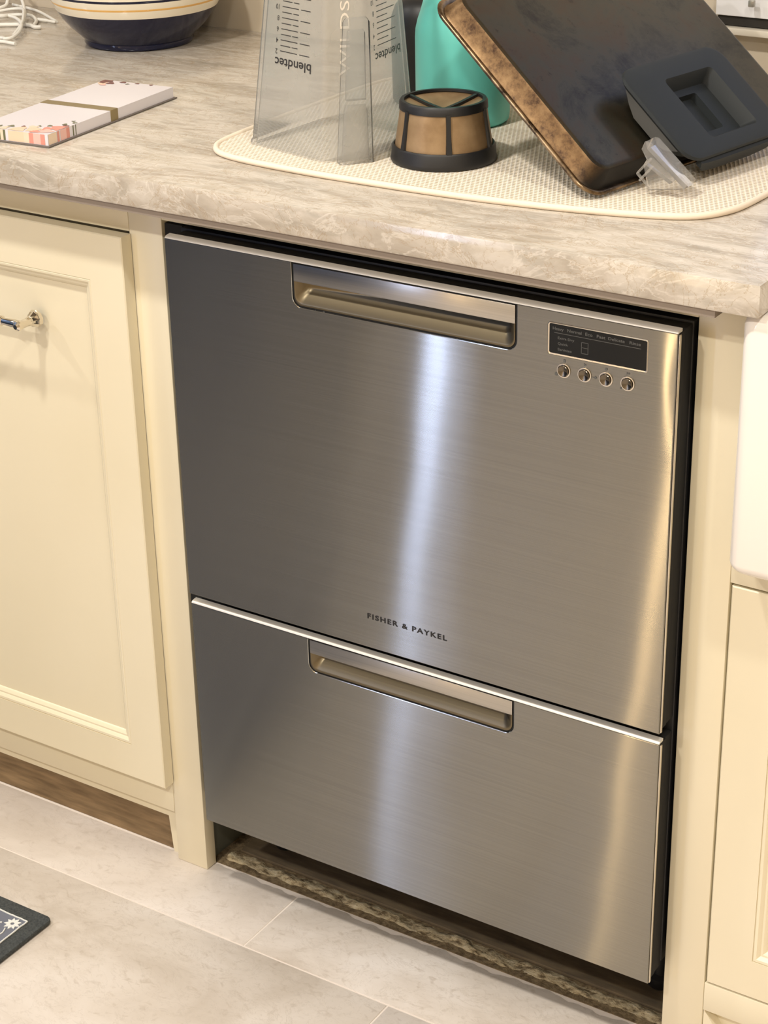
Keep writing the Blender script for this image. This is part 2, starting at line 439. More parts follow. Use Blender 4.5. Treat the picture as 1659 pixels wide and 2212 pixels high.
# ------------------------------------------------------------------ room
struct(box('wall_back', RX0 - .1, RX1 + .1, YB, YB + .1, -0.03, CZ, WALLM), 'tan painted wall behind the counter')
struct(box('wall_front', RX0 - .1, RX1 + .1, RY0 - .1, RY0, -0.03, CZ, WALLF))
struct(box('wall_left', RX0 - .1, RX0, RY0, YB, -0.03, CZ, WALLD))
struct(box('wall_right', RX1, RX1 + .1, RY0, YB, -0.03, CZ, WALLF))
struct(box('ceiling', RX0 - .1, RX1 + .1, RY0 - .1, YB + .1, CZ, CZ + .05, CEIL))
floor = struct(box('floor', RX0 - .1, RX1 + .1, RY0 - .1, YB + .1, -0.04, -0.0007, GROUT), 'pale stone tile floor with narrow grout lines')
# tiles .61 x .305, rows running along the cabinets; the first row stops at the cabinets
def jag(x):  # broken tile edge under the dishwasher
    return 0.0155 + 0.0022 * math.sin(x * 43) + 0.0016 * math.sin(x * 131 + 1) + 0.0009 * math.sin(x * 317)
TG = 0.0012
for row in range(0, 12):
    y1 = -0.1 - 0.305 * (row - 1); y0 = y1 - 0.305
    if row == 0: y0, y1 = -0.1, 0.013
    if y0 < RY0: y0 = RY0
    if y1 <= RY0 + 0.02: break
    off = 0.131 + 0.207 * row
    k0 = math.floor((RX0 - off) / 0.61)
    x = off + k0 * 0.61
    while x < RX1:
        a, b = max(x, RX0) + TG, min(x + 0.61, RX1) - TG
        x += 0.61
        if b - a < 0.01: continue
        if row == 0:
            n = max(2, int((b - a) / 0.006)); top = []
            for i in range(n + 1):
                xx = b + (a - b) * i / n
                top.append((xx, jag(xx) if 0.0 < xx < OW else 0.0115))
            poly = [(a, y0 + TG), (b, y0 + TG)] + top
        else: poly = [(a, y0 + TG), (b, y0 + TG), (b, y1 - TG), (a, y1 - TG)]
        prism('tile', poly, -0.009, 0.0, TILE, floor, bev=0.0004)
# window with stone sill, upper right behind the pan
win = struct(prism('window_1', [(0.37, 1.0035), (1.25, 1.0035), (1.25, 1.9), (0.37, 1.9)], YB - 0.012, YB + 0.002, WINP, axis='Y', bev=0.003), 'white window frame above the stone sill')
box('window_frame', 0.385, 1.235, YB - 0.02, YB - 0.0125, 1.06, 1.885, WINP, win, 0.003)
DUSK = bpy.data.materials.new('dusk_sky_glass'); DUSK.use_nodes = True
b_ = DUSK.node_tree.nodes['Principled BSDF']; b_.inputs['Base Color'].default_value = lin(40, 50, 70); b_.inputs['Roughness'].default_value = 0.05
b_.inputs['Emission Color'].default_value = (0.42, 0.55, 0.95, 1); b_.inputs['Emission Strength'].default_value = 0.9
for gx0, gx1 in ((0.50, 0.795), (0.825, 1.12)):
    for gz0, gz1 in ((1.16, 1.485), (1.515, 1.80)):
        box('glass_pane', gx0, gx1, YB - 0.0225, YB - 0.0202, gz0, gz1, DUSK, win)
for a_, b_, c_, d_ in ((0.45, 0.4995, 1.11, 1.85), (1.1205, 1.17, 1.11, 1.85), (0.4997, 1.1203, 1.11, 1.1595), (0.4997, 1.1203, 1.8005, 1.85), (0.7955, 0.8245, 1.16, 1.80), (0.50, 0.795, 1.4855, 1.5145), (0.825, 1.12, 1.4855, 1.5145)):
    box('sash_bar', a_, b_, YB - 0.034, YB - 0.0202, c_, d_, WINP, win, 0.002)
box('latch', 0.417, 0.4245, YB - 0.026, YB - 0.0205, 1.013 + .006, 1.019 + .008, mat('latch_grey', lin(170, 166, 158), .3, .6), win, 0.001)
struct(box('trim_1', 0.372, 1.3, YB - 0.020, YB - 0.0005, 0.9835, 0.9915, mat('sill_stone', lin(214, 206, 190), .25), None, 0.0015), 'pale stone ledge under the window')
struct(box('trim_2', 0.372, 1.3, YB - 0.008, YB - 0.0005, 0.9925, 1.0025, GAP), 'dark recess between ledge and window')
# recessed ceiling lights
for cx, cy in ((-1.75, -0.85), (0.02, -0.85), (1.45, -0.85), (-0.1, -2.3), (1.3, -2.3)):
    lb = {(-1.75, -0.85): 'recessed ceiling light above the left cabinets', (0.02, -0.85): 'recessed ceiling light in front of the dishwasher', (1.45, -0.85): 'recessed ceiling light in front of the sink', (-0.1, -2.3): 'recessed ceiling light far back left', (1.3, -2.3): 'recessed ceiling light far back right'}[(cx, cy)]
    o = lathe('recessed_light', [(0.07, -0.022), (0.085, -0.02), (0.09, -0.0008), (0.07, -0.0008), (0.068, -0.02)], (cx, cy, CZ), CEIL, 32)
    tag(o, lb, 'light', 'recessed ceiling lights')

RAW = mat('grey_unfinished_panel', lin(96, 98, 88), 0.7)
rprop = empty('steel_reflection_prop', (-1.5, -1.5, 0.0), 'unseen dark slate island standing opposite the cabinets', 'prop')  # unseen dark box added so the steel mirrors something dark
PROPM = mat('prop_dark_paint', lin(62, 78, 106), 0.5)
box('prop_body', -2.1, -0.87, -1.85, -1.2, 0.09, 0.88, PROPM, rprop, 0.003)
box('prop_plinth', -2.05, -0.92, -1.80, -1.26, 0.0, 0.089, PROPM, rprop)
box('prop_top', -2.15, -0.84, -1.89, -1.16, 0.8802, 0.915, BLACKG, rprop, 0.003)

# ------------------------------------------------------------------ left cabinet
cab = empty('base_cabinet', (-0.6, 0.0, 0.0), 'ivory base cabinet left of the dishwasher with a deep pull-out front', 'cabinet')
SX0 = -0.047      # left edge of the stile beside the dishwasher
OT, OB = 0.8366, 0.115
box('carcass', -1.1, -0.0195, 0.02, 0.60, 0.11, UC, PAINT, cab)
box('stile', SX0, 0.0, 0.0, 0.019, 0.0, UC, PAINT, cab, 0.0012)
box('stile', -0.62, -0.575, 0.0, 0.019, 0.0, UC, PAINT, cab, 0.0012)
box('rail', -0.5748, SX0 - .0002, 0.0, 0.019, OT, UC, PAINT, cab, 0.0008)
box('rail', -0.5748, SX0 - .0002, 0.0, 0.019, 0.0715, OB, PAINT, cab, 0.0012)
box('side_panel', -0.0190, -0.009, 0.0192, 0.58, 0.0, UC, RAW, cab)
box('toe_kick', -0.5748, SX0 - .0002, 0.0155, 0.019, 0.0, 0.0712, KICK, cab)
box('kick_moulding', -0.5748, SX0 - .0002, 0.0125, 0.0155, 0.052, 0.0712, PAINT, cab)
prism('corner_block', [(SX0 - .0004, 0.0), (SX0 - .0004, 0.0712), (-0.0685, 0.0712), (-0.0625, 0.0)], 0.011, 0.0124, PAINT, cab, axis='Y')
# pull-out front, standing 18 mm proud of the face frame
def panel_front(root, x0, x1, z0, z1, yf, stile, t, rail_t=None, rail_b=None):
    rt = rail_t or stile; rb = rail_b or stile
    ix0, ix1, iz0, iz1 = x0 + stile, x1 - stile, z0 + rb, z1 - rt
    R = lambda a, b, c, d, y: [Vector((a, y, c)), Vector((b, y, c)), Vector((b, y, d)), Vector((a, y, d))]
    e = 0.0012
    fr = loft('frame', [R(x0, x1, z0, z1, yf + t), R(x0, x1, z0, z1, yf + e), R(x0 + e, x1 - e, z0 + e, z1 - e, yf), R(ix0, ix1, iz0, iz1, yf), R(ix0, ix1, iz0, iz1, yf + t)], PAINT, root, False, False)
    steps = [(0.0, 0.0012), (0.0015, 0.0002), (0.004, 0.0008), (0.0065, 0.0030), (0.0075, 0.0042), (0.0095, 0.0044), (0.0125, 0.0065), (0.0140, 0.0090), (0.0150, 0.0090)]
    lps = [R(ix0 + s, ix1 - s, iz0 + s, iz1 - s, yf + d) for s, d in steps]
    ml = loft('moulding', lps, PAINT, root, False, False, smooth=25)
    pn = box('panel', ix0, ix1, yf + 0.0088, yf + 0.0128, iz0, iz1, PAINT, root)
    return fr, ml, pn
pf = empty('pull_out_front', (0, 0, 0), None, None); del_keys = None
pf.parent = cab; pf.matrix_parent_inverse = Matrix.Translation(-Vector(cab.location))
panel_front(pf, -0.569, -0.0445, 0.1175, 0.8345, -0.018, 0.0495, 0.0172, 0.056, 0.049)
# nickel bar pull
pull = empty('handle', (0, 0, 0), None, None); pull.parent = pf
zc = 0.7175; xr = -0.1815
def along(c, d, prof, m, name, parent, seg=24):
    """lathe round axis d"""
    d = Vector(d).normalized(); a = d.orthogonal().normalized(); b = d.cross(a)
    lp = [[Vector(c) + d * h + (a * math.cos(2 * math.pi * k / seg) + b * math.sin(2 * math.pi * k / seg)) * r for k in range(seg)] for r, h in prof]
    return loft(name, lp, m, parent, smooth=35)
COL.objects.unlink(pull); bpy.data.objects.remove(pull)
bar = None
bm = bmesh.new()
def add_along(bm, c, d, prof, seg=24, facet=False):
    d = Vector(d).normalized(); a = d.orthogonal().normalized(); b = d.cross(a); rs = []
    for r, h in prof:
        rs.append([bm.verts.new(Vector(c) + d * h + (a * math.cos(2 * math.pi * k / seg) + b * math.sin(2 * math.pi * k / seg)) * r * (1 - (0.08 if facet and k % 2 else 0))) for k in range(seg)])
    for A, B in zip(rs, rs[1:]):
        for k in range(seg): bm.faces.new((A[k], A[(k + 1) % seg], B[(k + 1) % seg], B[k]))
    bm.faces.new(rs[0]); bm.faces.new(rs[-1])
for px in (xr, -0.43):
    add_along(bm, (px, -0.0179, zc), (0, -1, 0), [(0.0105, 0), (0.0110, 0.002), (0.0095, 0.006), (0.006, 0.011), (0.0048, 0.018), (0.0050, 0.026), (0.0062, 0.030), (0.0058, 0.034), (0.003, 0.0365)], 20, True)
add_along(bm, (-0.432, -0.0455, zc), (1, 0, 0), [(0.003, 0), (0.0052, 0.002), (0.0052, 0.010), (0.0042, 0.012), (0.0042, 0.024), (0.0062, 0.026), (0.0062, 0.031), (0.0045, 0.033), (0.0045, 0.215), (0.0062, 0.217), (0.0062, 0.222), (0.0042, 0.224), (0.0050, 0.236), (0.0052, 0.248), (0.004, 0.2535), (0.002, 0.255)], 20)
hd = fin('handle', bm, CHROME, None, 35); adoptany(pf, hd); hd['label'] = 'polished nickel bar handle'

# ------------------------------------------------------------------ dishwasher
DY = -0.0339
XL, XR = 0.0308, 0.6288
dw = empty('dishwasher', (0.33, 0.28, 0.0), 'stainless steel double drawer dishwasher under the counter between ivory stiles', 'dishwasher')
box('cabinet_body', 0.026, 0.6295, 0.0, 0.56, 0.115, 0.8525, BLACK, dw, 0.002)
box('gap_shade_strip', 0.0012, 0.0255, 0.004, 0.03, 0.118, 0.8525, BLACKM, dw)  # black strip added for the shade in the gap beside the stile
for sx in (0.06, 0.59):
    for sy in (0.09, 0.5):
        adoptany(dw, lathe('foot', [(0.0, 0.0056), (0.012, 0.0056), (0.014, 0.008), (0.014, 0.02), (0.008, 0.024), (0.008, 0.115), (0.0, 0.115)], (sx, sy, 0), BLACK, 20))
def drawer(z0, z1, yf, cz0, cz1, czm, lip_mat):
    """steel drawer front: skin with the handle notch, black drawer side, cup"""
    root = empty('drawer', (0, 0, 0), None, None); root.parent = dw; root.matrix_parent_inverse = Matrix.Translation(-Vector(dw.location))
    a, b, r = 0.1965, 0.4605, 0.011
    z1s = z1 - 0.0034
    notch = rpoly([(a, z1s + 0.05), (a, cz0), (b, cz0), (b, z1s + 0.05)][::1], [0, r, r, 0], 6)
    notch = [(p[0], min(p[1], z1s)) for p in notch]
    poly = [(XL, z0), (XR, z0), (XR, z1s)] + [tuple(p) for p in reversed(notch)] + [(XL, z1s)]
    poly = [p for i, p in enumerate(poly) if i == 0 or (Vector(p) - Vector(poly[i - 1])).length > 1e-6]
    skin = prism('front_skin', poly, yf, yf + 0.004, STEEL, root, axis='Y', bev=0.0009, smooth=5)
    # thin folded right and left edges catch the light
    box('side_fold', XR + 0.0001, XR + 0.0016, yf + 0.0014, yf + 0.005, z0 + .001, z1s - .001, STEEL_EDGE, root, 0.0006)
    # top flange
    fl_ = [(yf + 0.0005, z1s + .0002), (yf + 0.0008, z1s + 0.0012), (yf + 0.0020, z1s + 0.0022), (yf + 0.0045, z1s + 0.0030), (yf + 0.0095, z1s + 0.0034), (yf + 0.0095, z1s + .0002)]
    prism('top_flange', fl_, XL + .0002, XR - .0002, FLM, root, axis='X', smooth=50)
    # black drawer box behind the skin
    box('drawer_box', XL + 0.002, XR - 0.0006, yf + 0.0042 + .012, -0.0005, z0 + 0.003, z1 - 0.003, BLACKM, root, 0.001)
    box('drawer_box_side', XR - 0.012, XR - 0.0002, yf + 0.0052, yf + .0161, z0 + 0.003, z1 - 0.004, BLACKM, root)
    # cup: dark outline, lip plate, scooped pocket
    go = 0.0016
    outl = rpoly([(a + .0002, z1s - 0.0005), (a + .0002, cz0 + .0002), (b - .0002, cz0 + .0002), (b - .0002, z1s - 0.0005)], [0.0005, r, r, 0.0005], 6)
    inn = rpoly([(a + go, z1s - 0.0012), (a + go, cz0 + go), (b - go, cz0 + go), (b - go, z1s - 0.0012)], [0.0005, r - go, r - go, 0.0005], 6)
    f3 = lambda pl, y: [Vector((p[0], y, p[1])) for p in pl]
    loft('cup_gasket', [f3(outl, yf + 0.0035), f3(outl, yf + 0.0012), f3(inn, yf + 0.0012), f3(inn, yf + 0.0035)], BLACKM, root, False, False)
    cup = empty('handle_cup', (0, 0, 0), None, None)
    COL.objects.unlink(cup); bpy.data.objects.remove(cup)
    # lip plate with rounded lower edge
    ai, bi = a + go + .0003, b - go - .0003
    box('grip_lip', ai, bi, yf + 0.0002, yf + 0.0035, czm, z1s - 0.0014, STEEL_PLAIN, root, 0.0006)
    # pocket as loft of nested outlines: z range cz0+go .. czm
    zb, zt = cz0 + go + .0003, czm + 0.0012
    prof = [(0.0, 0.0006), (0.0006, 0.0002), (0.0022, 0.0010), (0.0060, 0.0040), (0.0095, 0.0082), (0.0120, 0.0118)]
    lps = []
    for ins, dep in prof:
        ins_b = ins * 1.35
        pl = rpoly([(ai + ins, zt), (ai + ins, zb + ins_b), (bi - ins, zb + ins_b), (bi - ins, zt)], [0, max(r - go - ins * .3, .004), max(r - go - ins * .3, .004), 0], 6)
        lps.append(f3(pl, yf + dep))
    loft('pocket', lps, lip_mat, root, False, True, smooth=60, close=True)
    return root
d1 = drawer(0.4225, 0.8532, DY, 0.8022, 0.8490, 0.8295, CUP)
d2 = drawer(0.1067, 0.4122, DY + .002, 0.3672, 0.4110, 0.3905, CUP)
# display
dz0, dz1, dx0, dx1 = 0.8082, 0.8379, 0.4965, 0.5985
Y1 = DY
f3 = lambda pl, y: [Vector((p[0], y, p[1])) for p in pl]
loft('display_bezel', [f3(rrect(dx0 - .0022, dx1 + .0012, dz0 - .0022, dz1 + .0012, .003), Y1 - .0001), f3(rrect(dx0 - .0014, dx1 + .0006, dz0 - .0014, dz1 + .0006, .0026), Y1 - .0008), f3(rrect(dx0, dx1, dz0, dz1, .0016), Y1 - .0006), f3(rrect(dx0, dx1, dz0, dz1, .0016), Y1 - .0001)], STEEL_EDGE, d1, False, False)
prism('display_window', [tuple(p) for p in rrect(dx0, dx1, dz0, dz1, 0.0016)], Y1 - 0.0003, Y1 - 0.0001, BLACKG, d1, axis='Y')
fy = lambda x0, z0, y: (lambda x, yy: (x0 + x, y, z0 + yy))
YT = Y1 - 0.00045
quads = []; 
def tq(s, size, x, z, wid=None, bold=0.0):
    vs, fs = text_verts(s, size, bold); x0 = min(v.x for v in vs); x1 = max(v.x for v in vs); k = wid / (x1 - x0) if wid else 1
    for f in fs: quads.append([(x + (vs[i].x - x0) * k, YT, z + vs[i].y) for i in f])
for s_, x_, w_ in (('Heavy', 0.500, 0.0115), ('Normal', 0.5155, 0.0150), ('Eco', 0.5345, 0.0075), ('Fast', 0.5465, 0.009), ('Delicate', 0.5585, 0.0170), ('Rinse', 0.5805, 0.0115)):
    tq(s_, 0.0043, x_, 0.8318, w_, 0.00005)
for s_, z_, w_ in (('Extra Dry', 0.8232, 0.0175), ('Quick', 0.8175, 0.0110), ('Sanitize', 0.8118, 0.0150)):
    tq(s_, 0.0034, 0.5055, z_, w_, 0.00004)
def bar_q(x0, x1, z0, z1): quads.append([(x0, YT, z0), (x1, YT, z0), (x1, YT, z1), (x0, YT, z1)])
bar_q(0.5015, 0.5925, 0.8288, 0.8293)
for (a_, b_, c_, d_) in ((0.5305, 0.5380, 0.8240, 0.8245), (0.5305, 0.5380, 0.8188, 0.8192), (0.5305, 0.5380, 0.8130, 0.8135), (0.5305, 0.5310, 0.8130, 0.8245), (0.5375, 0.5380, 0.8130, 0.8245)): bar_q(a_, b_, c_, d_)
join_quads('display_print', quads, INKG, d1)['kind'] = 'stuff'
# buttons
for bx in (0.5125, 0.5347, 0.5573, 0.5800):
    c = (bx, Y1, 0.7922)
    bm = bmesh.new()
    add_along(bm, (bx, Y1 - 0.0001, 0.7922), (0, -1, 0), [(0.0074, 0), (0.0072, 0.0008), (0.0062, 0.0009), (0.0059, 0.0002)], 28)
    o = fin('button_ring', bm, STEEL_EDGE, None, 35); adoptany(d1, o)
    bm = bmesh.new()
    add_along(bm, (bx, Y1 - 0.0004, 0.7922), (0, -1, 0), [(0.0057, 0), (0.0056, 0.0020), (0.0052, 0.0025), (0.0046, 0.0023), (0.0004, 0.0008)], 28)
    o = fin('button', bm, BTN, None, 25); adoptany(d1, o)
quads = []
YT = Y1 - 0.0003
def disc(x, z, r, n=12): quads.append([(x + r * math.cos(2 * math.pi * i / n), YT, z + r * math.sin(2 * math.pi * i / n)) for i in range(n)])
disc(0.5045, 0.7873, 0.0018); quads.append([(0.5130 - .0012, YT, 0.8005), (0.5130 + .0012, YT, 0.8005), (0.5130 + .0012, YT, 0.8035), (0.5130 - .0012, YT, 0.8035)])
quads.append([(0.5338, YT, 0.8038), (0.5338, YT, 0.8005), (0.5366, YT, 0.8022)])
disc(0.5573, 0.8022, 0.0014); disc(0.5462, 0.7915, 0.0014); bar_q(0.5425, 0.5450, 0.7912, 0.7918)
for q_ in (0.5785, 0.5805): quads.append([(q_, YT, 0.8035), (q_, YT, 0.8008), (q_ + .0018, YT, 0.80215)])
disc(0.5730, 0.7862, 0.0009)
join_quads('button_marks', quads, INKG, d1)['kind'] = 'stuff'
# maker's lettering
text('lettering', 'FISHER & PAYKEL', 0.0085, lambda x, y: (0.2790 + x, Y1 - 0.0003, 0.4590 + y), INK, d1, bold=0.00022, spacing=1.25, width=0.1010)['kind'] = 'stuff'
# scuffs
bm = bmesh.new()
for (x, z, r) in ((0.3552, 0.5345, .0018),):
    pass
bm.free()

# ------------------------------------------------------------------ opening around the dishwasher
struct(box('trim_3', 0.0002, OW - .0002, 0.0, 0.019, 0.8565, UC, PAINT, None, 0.0006), 'narrow ivory rail above the dishwasher')
# cavity floor: mortar bed, crust, old board
struct(box('trim_4', -0.0088, OW - .0005, 0.0205, 0.58, -0.0006, 0.0004, MORTAR), 'brown mortar ledge at the cut tile edge')
bm = bmesh.new()
nx, ny = 260, 12; grid = []
for j in range(ny + 1):
    rw = []
    for i in range(nx + 1):
        x = 0.006 + (OW - 0.012) * i / nx; s = j / ny
        wob = 0.0022 * math.sin(x * 57) + 0.0016 * math.sin(x * 143 + 2) + 0.001 * math.sin(x * 391)
        y = 0.0305 + s * 0.019 + wob * (0.6 if s < .2 else 1)
        hgt = max(0.0, math.sin(math.pi * min(1, s * 1.05))) ** 0.7
        z = 0.0002 + 0.0045 * hgt * (0.55 + 0.5 * math.sin(x * 88 + s * 4) * math.sin(x * 37 + 1)) + random.uniform(-.0007, .0007) * hgt
        rw.append(bm.verts.new((x, y, z)))
    grid.append(rw)
for j in range(ny):
    for i in range(nx): bm.faces.new((grid[j][i], grid[j][i + 1], grid[j + 1][i + 1], grid[j + 1][i]))
cr = fin('plaster_crumbs', bm, CRUST, None, 60); tag(cr, 'broken pale plaster and dirt along the floor edge below the dishwasher', 'rubble', None, 'stuff')
ob = prism('floor_board', [(0.0145, 0.052), (OW - 0.004, 0.050), (OW - 0.004, 0.56), (0.0145, 0.56)], 0.0006, 0.0052, BOARD, bev=0.0008)
tag(ob, 'old dark board lying on the cavity floor under the dishwasher', 'board')
box_o = None

# ------------------------------------------------------------------ sink cabinet (right)
sc = empty('sink_cabinet', (1.1, 0.0, 0.0), 'ivory sink cabinet right of the dishwasher with an inset door', 'cabinet')
box('side_panel', OW, OW + 0.018, 0.0192, 0.58, 0.0, UC, PAINT, sc)
box('stile', OW, 0.6805, 0.0, 0.019, 0.0, UC, PAINT, sc, 0.0012)
box('rail', 0.6807, 1.5, 0.0, 0.019, 0.0715, 0.1085, PAINT, sc, 0.0012)
box('rail', 0.6807, 1.5, 0.0, 0.019, 0.5935, 0.6255, PAINT, sc, 0.0008)
box('stile', 1.5002, 1.56, 0.0, 0.019, 0.0, UC, PAINT, sc, 0.0012)
box('toe_kick', 0.6807, 1.5, 0.0155, 0.019, 0.0, 0.0712, PAINT, sc)
box('carcass', 0.655, 1.55, 0.0195, 0.60, 0.11, 0.60, PAINT, sc)
prism('corner_block', [(0.6808, 0.0), (0.732, 0.0), (0.6812, 0.0712)], 0.002, 0.0154, PAINT, sc, axis='Y')
dr = empty('door', (0, 0, 0), None, None); dr.parent = sc; dr.matrix_parent_inverse = Matrix.Translation(-Vector(sc.location))
panel_front(dr, 0.6828, 1.085, 0.1105, 0.5908, -0.0003, 0.0495, 0.018, 0.05, 0.0475)
dr = empty('door', (0, 0, 0), None, None); dr.parent = sc; dr.matrix_parent_inverse = Matrix.Translation(-Vector(sc.location))
panel_front(dr, 1.088, 1.498, 0.1105, 0.5908, -0.0003, 0.0495, 0.018, 0.05, 0.0475)

# ------------------------------------------------------------------ counter
ct = empty('countertop', (0.0, 0.28, UC), 'polished beige grey quartzite countertop with a square edge', 'countertop')
YF = -0.0578
prism('slab', [(RX0 + .002, YF), (0.7142, YF), (0.7142, 0.43), (1.62, 0.43), (1.62, YB - .0005), (RX0 + .002, YB - .0005)], UC, HC, STONE, ct, bev=0.0022)
struct(box('trim_5', RX0 + .01, 0.672, YF + 0.0035, -0.0202, UC - 0.0072, UC - 0.0002, UNDERLAY), 'grey strip under the front edge of the countertop')

# ------------------------------------------------------------------ farmhouse sink
sx0, sx1, sy0, sy1, sz0, sz1 = 0.6935, 1.47, -0.050, 0.425, 0.628, UC - 0.0006
def P3(pl, z): return [Vector((p[0], p[1], z)) for p in pl]
rr = 0.012
lp = []
for k in range(5):
    th = math.pi / 2 * k / 4; ins = rr * (1 - math.sin(th)); lp.append(P3(rrect(sx0 + ins, sx1 - ins, sy0 + ins, sy1 - ins, 0.016, 6), sz0 + rr * (1 - math.cos(th))))
for k in range(5):
    th = math.pi / 2 * k / 4; ins = rr * (1 - math.cos(th)); lp.append(P3(rrect(sx0 + ins, sx1 - ins, sy0 + ins, sy1 - ins, 0.016, 6), sz1 - rr * (1 - math.sin(th))))
wl = 0.026
for k in range(5):
    th = math.pi / 2 * k / 4; ins = wl - 0.010 * math.cos(th); lp.append(P3(rrect(sx0 + ins, sx1 - ins, sy0 + ins, sy1 - ins, 0.022, 6), sz1 - 0.010 * (1 - math.cos(th)) - .0001))
lp.append(P3(rrect(sx0 + wl + .004, sx1 - wl - .004, sy0 + wl + .004, sy1 - wl - .004, 0.03, 6), sz0 + 0.04))
lp.append(P3(rrect(sx0 + wl + .02, sx1 - wl - .02, sy0 + wl + .02, sy1 - wl - .02, 0.03, 6), sz0 + 0.028))
sk = loft('farmhouse_sink', lp, CERAM, None, smooth=50)
tag(sk, 'white glazed apron front sink at the end of the counter', 'sink')

# ------------------------------------------------------------------ drying mat
MZ = HC + 0.0045
pts = [(0.004, 0.128), (0.018, 0.075), (0.060, 0.050), (0.155, 0.0395), (0.25, 0.038), (0.357, 0.0410), (0.455, 0.0520), (0.530, 0.0680), (0.580, 0.0870), (0.605, 0.118), (0.615, 0.17), (0.618, 0.30), (0.612, 0.43), (0.585, 0.462), (0.53, 0.472), (0.3, 0.470), (0.06, 0.468), (0.022, 0.455), (0.006, 0.42), (0.002, 0.28)]
out = catmull([(p[0], p[1], 0) for p in pts], 5, True)
cxm, cym = 0.31, 0.255
def shrink(o_, d): 
    n = len(o_); r_ = []
    for i in range(n):
        tn = (o_[(i + 1) % n] - o_[i - 1]).normalized(); nn_ = Vector((-tn.y, tn.x, 0)); r_.append(o_[i] + nn_ * d)
    return r_
dm = empty('drying_mat', (cxm, cym, HC), 'cream waffle weave dish drying mat with rounded corners', 'mat')
L0 = lambda d, z: [Vector((p.x, p.y, z)) for p in shrink(out, d)]
pd = loft('pad', [L0(0.004, HC + 0.0006), L0(0.004, HC + 0.0035), L0(0.0075, MZ)], MATC, dm, smooth=60)
tube('binding', [Vector((p.x, p.y, HC + 0.0035)) for p in shrink(out, 0.0034)], 0.0034, MATB, dm, 10, True)

# ------------------------------------------------------------------ blender jar, upside down on its mouth
jb = empty('blender_jar', (0.12, 0.16, MZ), 'clear scuffed blender jar standing upside down on the drying mat', 'jar')
M0 = [(0.0455, 0.1065), (0.160, 0.0795), (0.1975, 0.1100), (0.1915, 0.2180), (0.0520, 0.2420)]
T0 = [(0.0640, 0.1150), (0.1640, 0.0880), (0.1950, 0.1140), (0.1840, 0.2080), (0.0680, 0.2280)]   # at +0.155
JH = 0.155
def corner(i, h, out_=0.0):
    a, b = Vector(M0[i]), Vector(T0[i]); return a + (b - a) * (h / JH)
def ring(h, ins=0.0, r=0.008):
    pl = [corner(i, h) for i in range(5)]
    c_ = sum(pl, Vector((0, 0))) / 5
    pl = [p + (c_ - p).normalized() * ins * 1.35 for p in pl]
    return [Vector((p.x, p.y, MZ + 0.0006 + h)) for p in rpoly([tuple(p) for p in pl], r, 5)]
hs = [0, 0.004, 0.006, 0.06, 0.12, 0.18, 0.225]
loops = [ring(0, 0.0032), ring(0, -0.0012), ring(0.004, -0.0012)] + [ring(h) for h in hs[2:]] + [ring(0.235, 0.010), ring(0.235, 0.014), ring(0.222, 0.0045)] + [ring(h, 0.0032) for h in (0.18, 0.12, 0.06, 0.006)] + [ring(0, 0.0032)]
# outer + inner shell, closed at the jar's base (top), open at the mouth
bm = bmesh.new(); rs = [[bm.verts.new(p) for p in l_] for l_ in loops[1:10]]
n = len(rs[0])
for A, B in zip(rs, rs[1:]):
    for i in range(n): bm.faces.new((A[i], A[(i + 1) % n], B[(i + 1) % n], B[i]))
bm.faces.new(rs[-1])
jo = fin('vessel', bm, JARM, None, 40); adoptany(jb, jo)
bm = bmesh.new(); rs = [[bm.verts.new(p) for p in l_] for l_ in (ring(0.0, 0.0032), ring(0.06, 0.0032), ring(0.12, 0.0032), ring(0.18, 0.0032), ring(0.222, 0.005))]
for A, B in zip(rs, rs[1:]):
    for i in range(n): bm.faces.new((A[i], A[(i + 1) % n], B[(i + 1) % n], B[i]))
bm.faces.new(rs[-1])
jo = fin('inner_wall', bm, HANDM, None, 40); adoptany(jb, jo)
# printed scales and marks: (u along a face, h up) -> world, just outside the wall
def face_map(i, j, off=0.0007):
    def fn(u, h):
        a, b = corner(i, h), corner(j, h); e = (b - a).normalized(); nn_ = Vector((e.y, -e.x))
        p = a + (b - a) * u + nn_ * off
        return (p.x, p.y, MZ + 0.0006 + h)
    return fn
for (i, j, u0, u1, tu0, tu1, hb, inkm, nm) in ((0, 1, 0.28, 0.82, 0.35, 0.83, 0.0930, INK, 'print'), (2, 3, 0.22, 0.80, 0.16, 0.80, 0.1010, INK, 'print')):
    fn = face_map(i, j); qs = []
    vs, fs = text_verts('blendtec', 0.02, 0.0003); x0 = min(v.x for v in vs); x1 = max(v.x for v in vs)
    hh_ = 0.0165 if i == 0 else 0.015
    for f in fs:
        qs.append([fn(u1 - (vs[q].x - x0) / (x1 - x0) * (u1 - u0), hb - (vs[q].y / 0.0145) * hh_ * 0.62 + 0.006) for q in f])
    for k in range(20):
        h = hb + 0.0130 + k * 0.0058
        ln = (0.44 if k % 2 == 0 else 0.26)
        for (ua, ub) in ((tu0, tu0 + ln * .58), (tu0 + ln * .66, tu0 + ln)) if i == 0 else ((tu0 + .12, tu0 + .12 + ln),):
            qs.append([fn(ua, h), fn(ub, h), fn(ub, h + 0.0009), fn(ua, h + 0.0009)])
        if k % 2 == 0:
            vs, fs = text_verts(str(2 + k // 2 * 2), 0.0075, 0.0001)
            xm = max(v.x for v in vs)
            L_ = (Vector(M0[j]) - Vector(M0[i])).length
            for f in fs: qs.append([fn((tu0 - 0.04 if i == 0 else tu0 + .06) - (vs[q].x) / L_, h + 0.002 - vs[q].y) for q in f])
    join_quads('printed_scale', qs, INKG if i == 2 else mat('jar_ink', lin(46, 44, 42), .5), jb)['kind'] = 'stuff'
fn = face_map(1, 2); qs = []
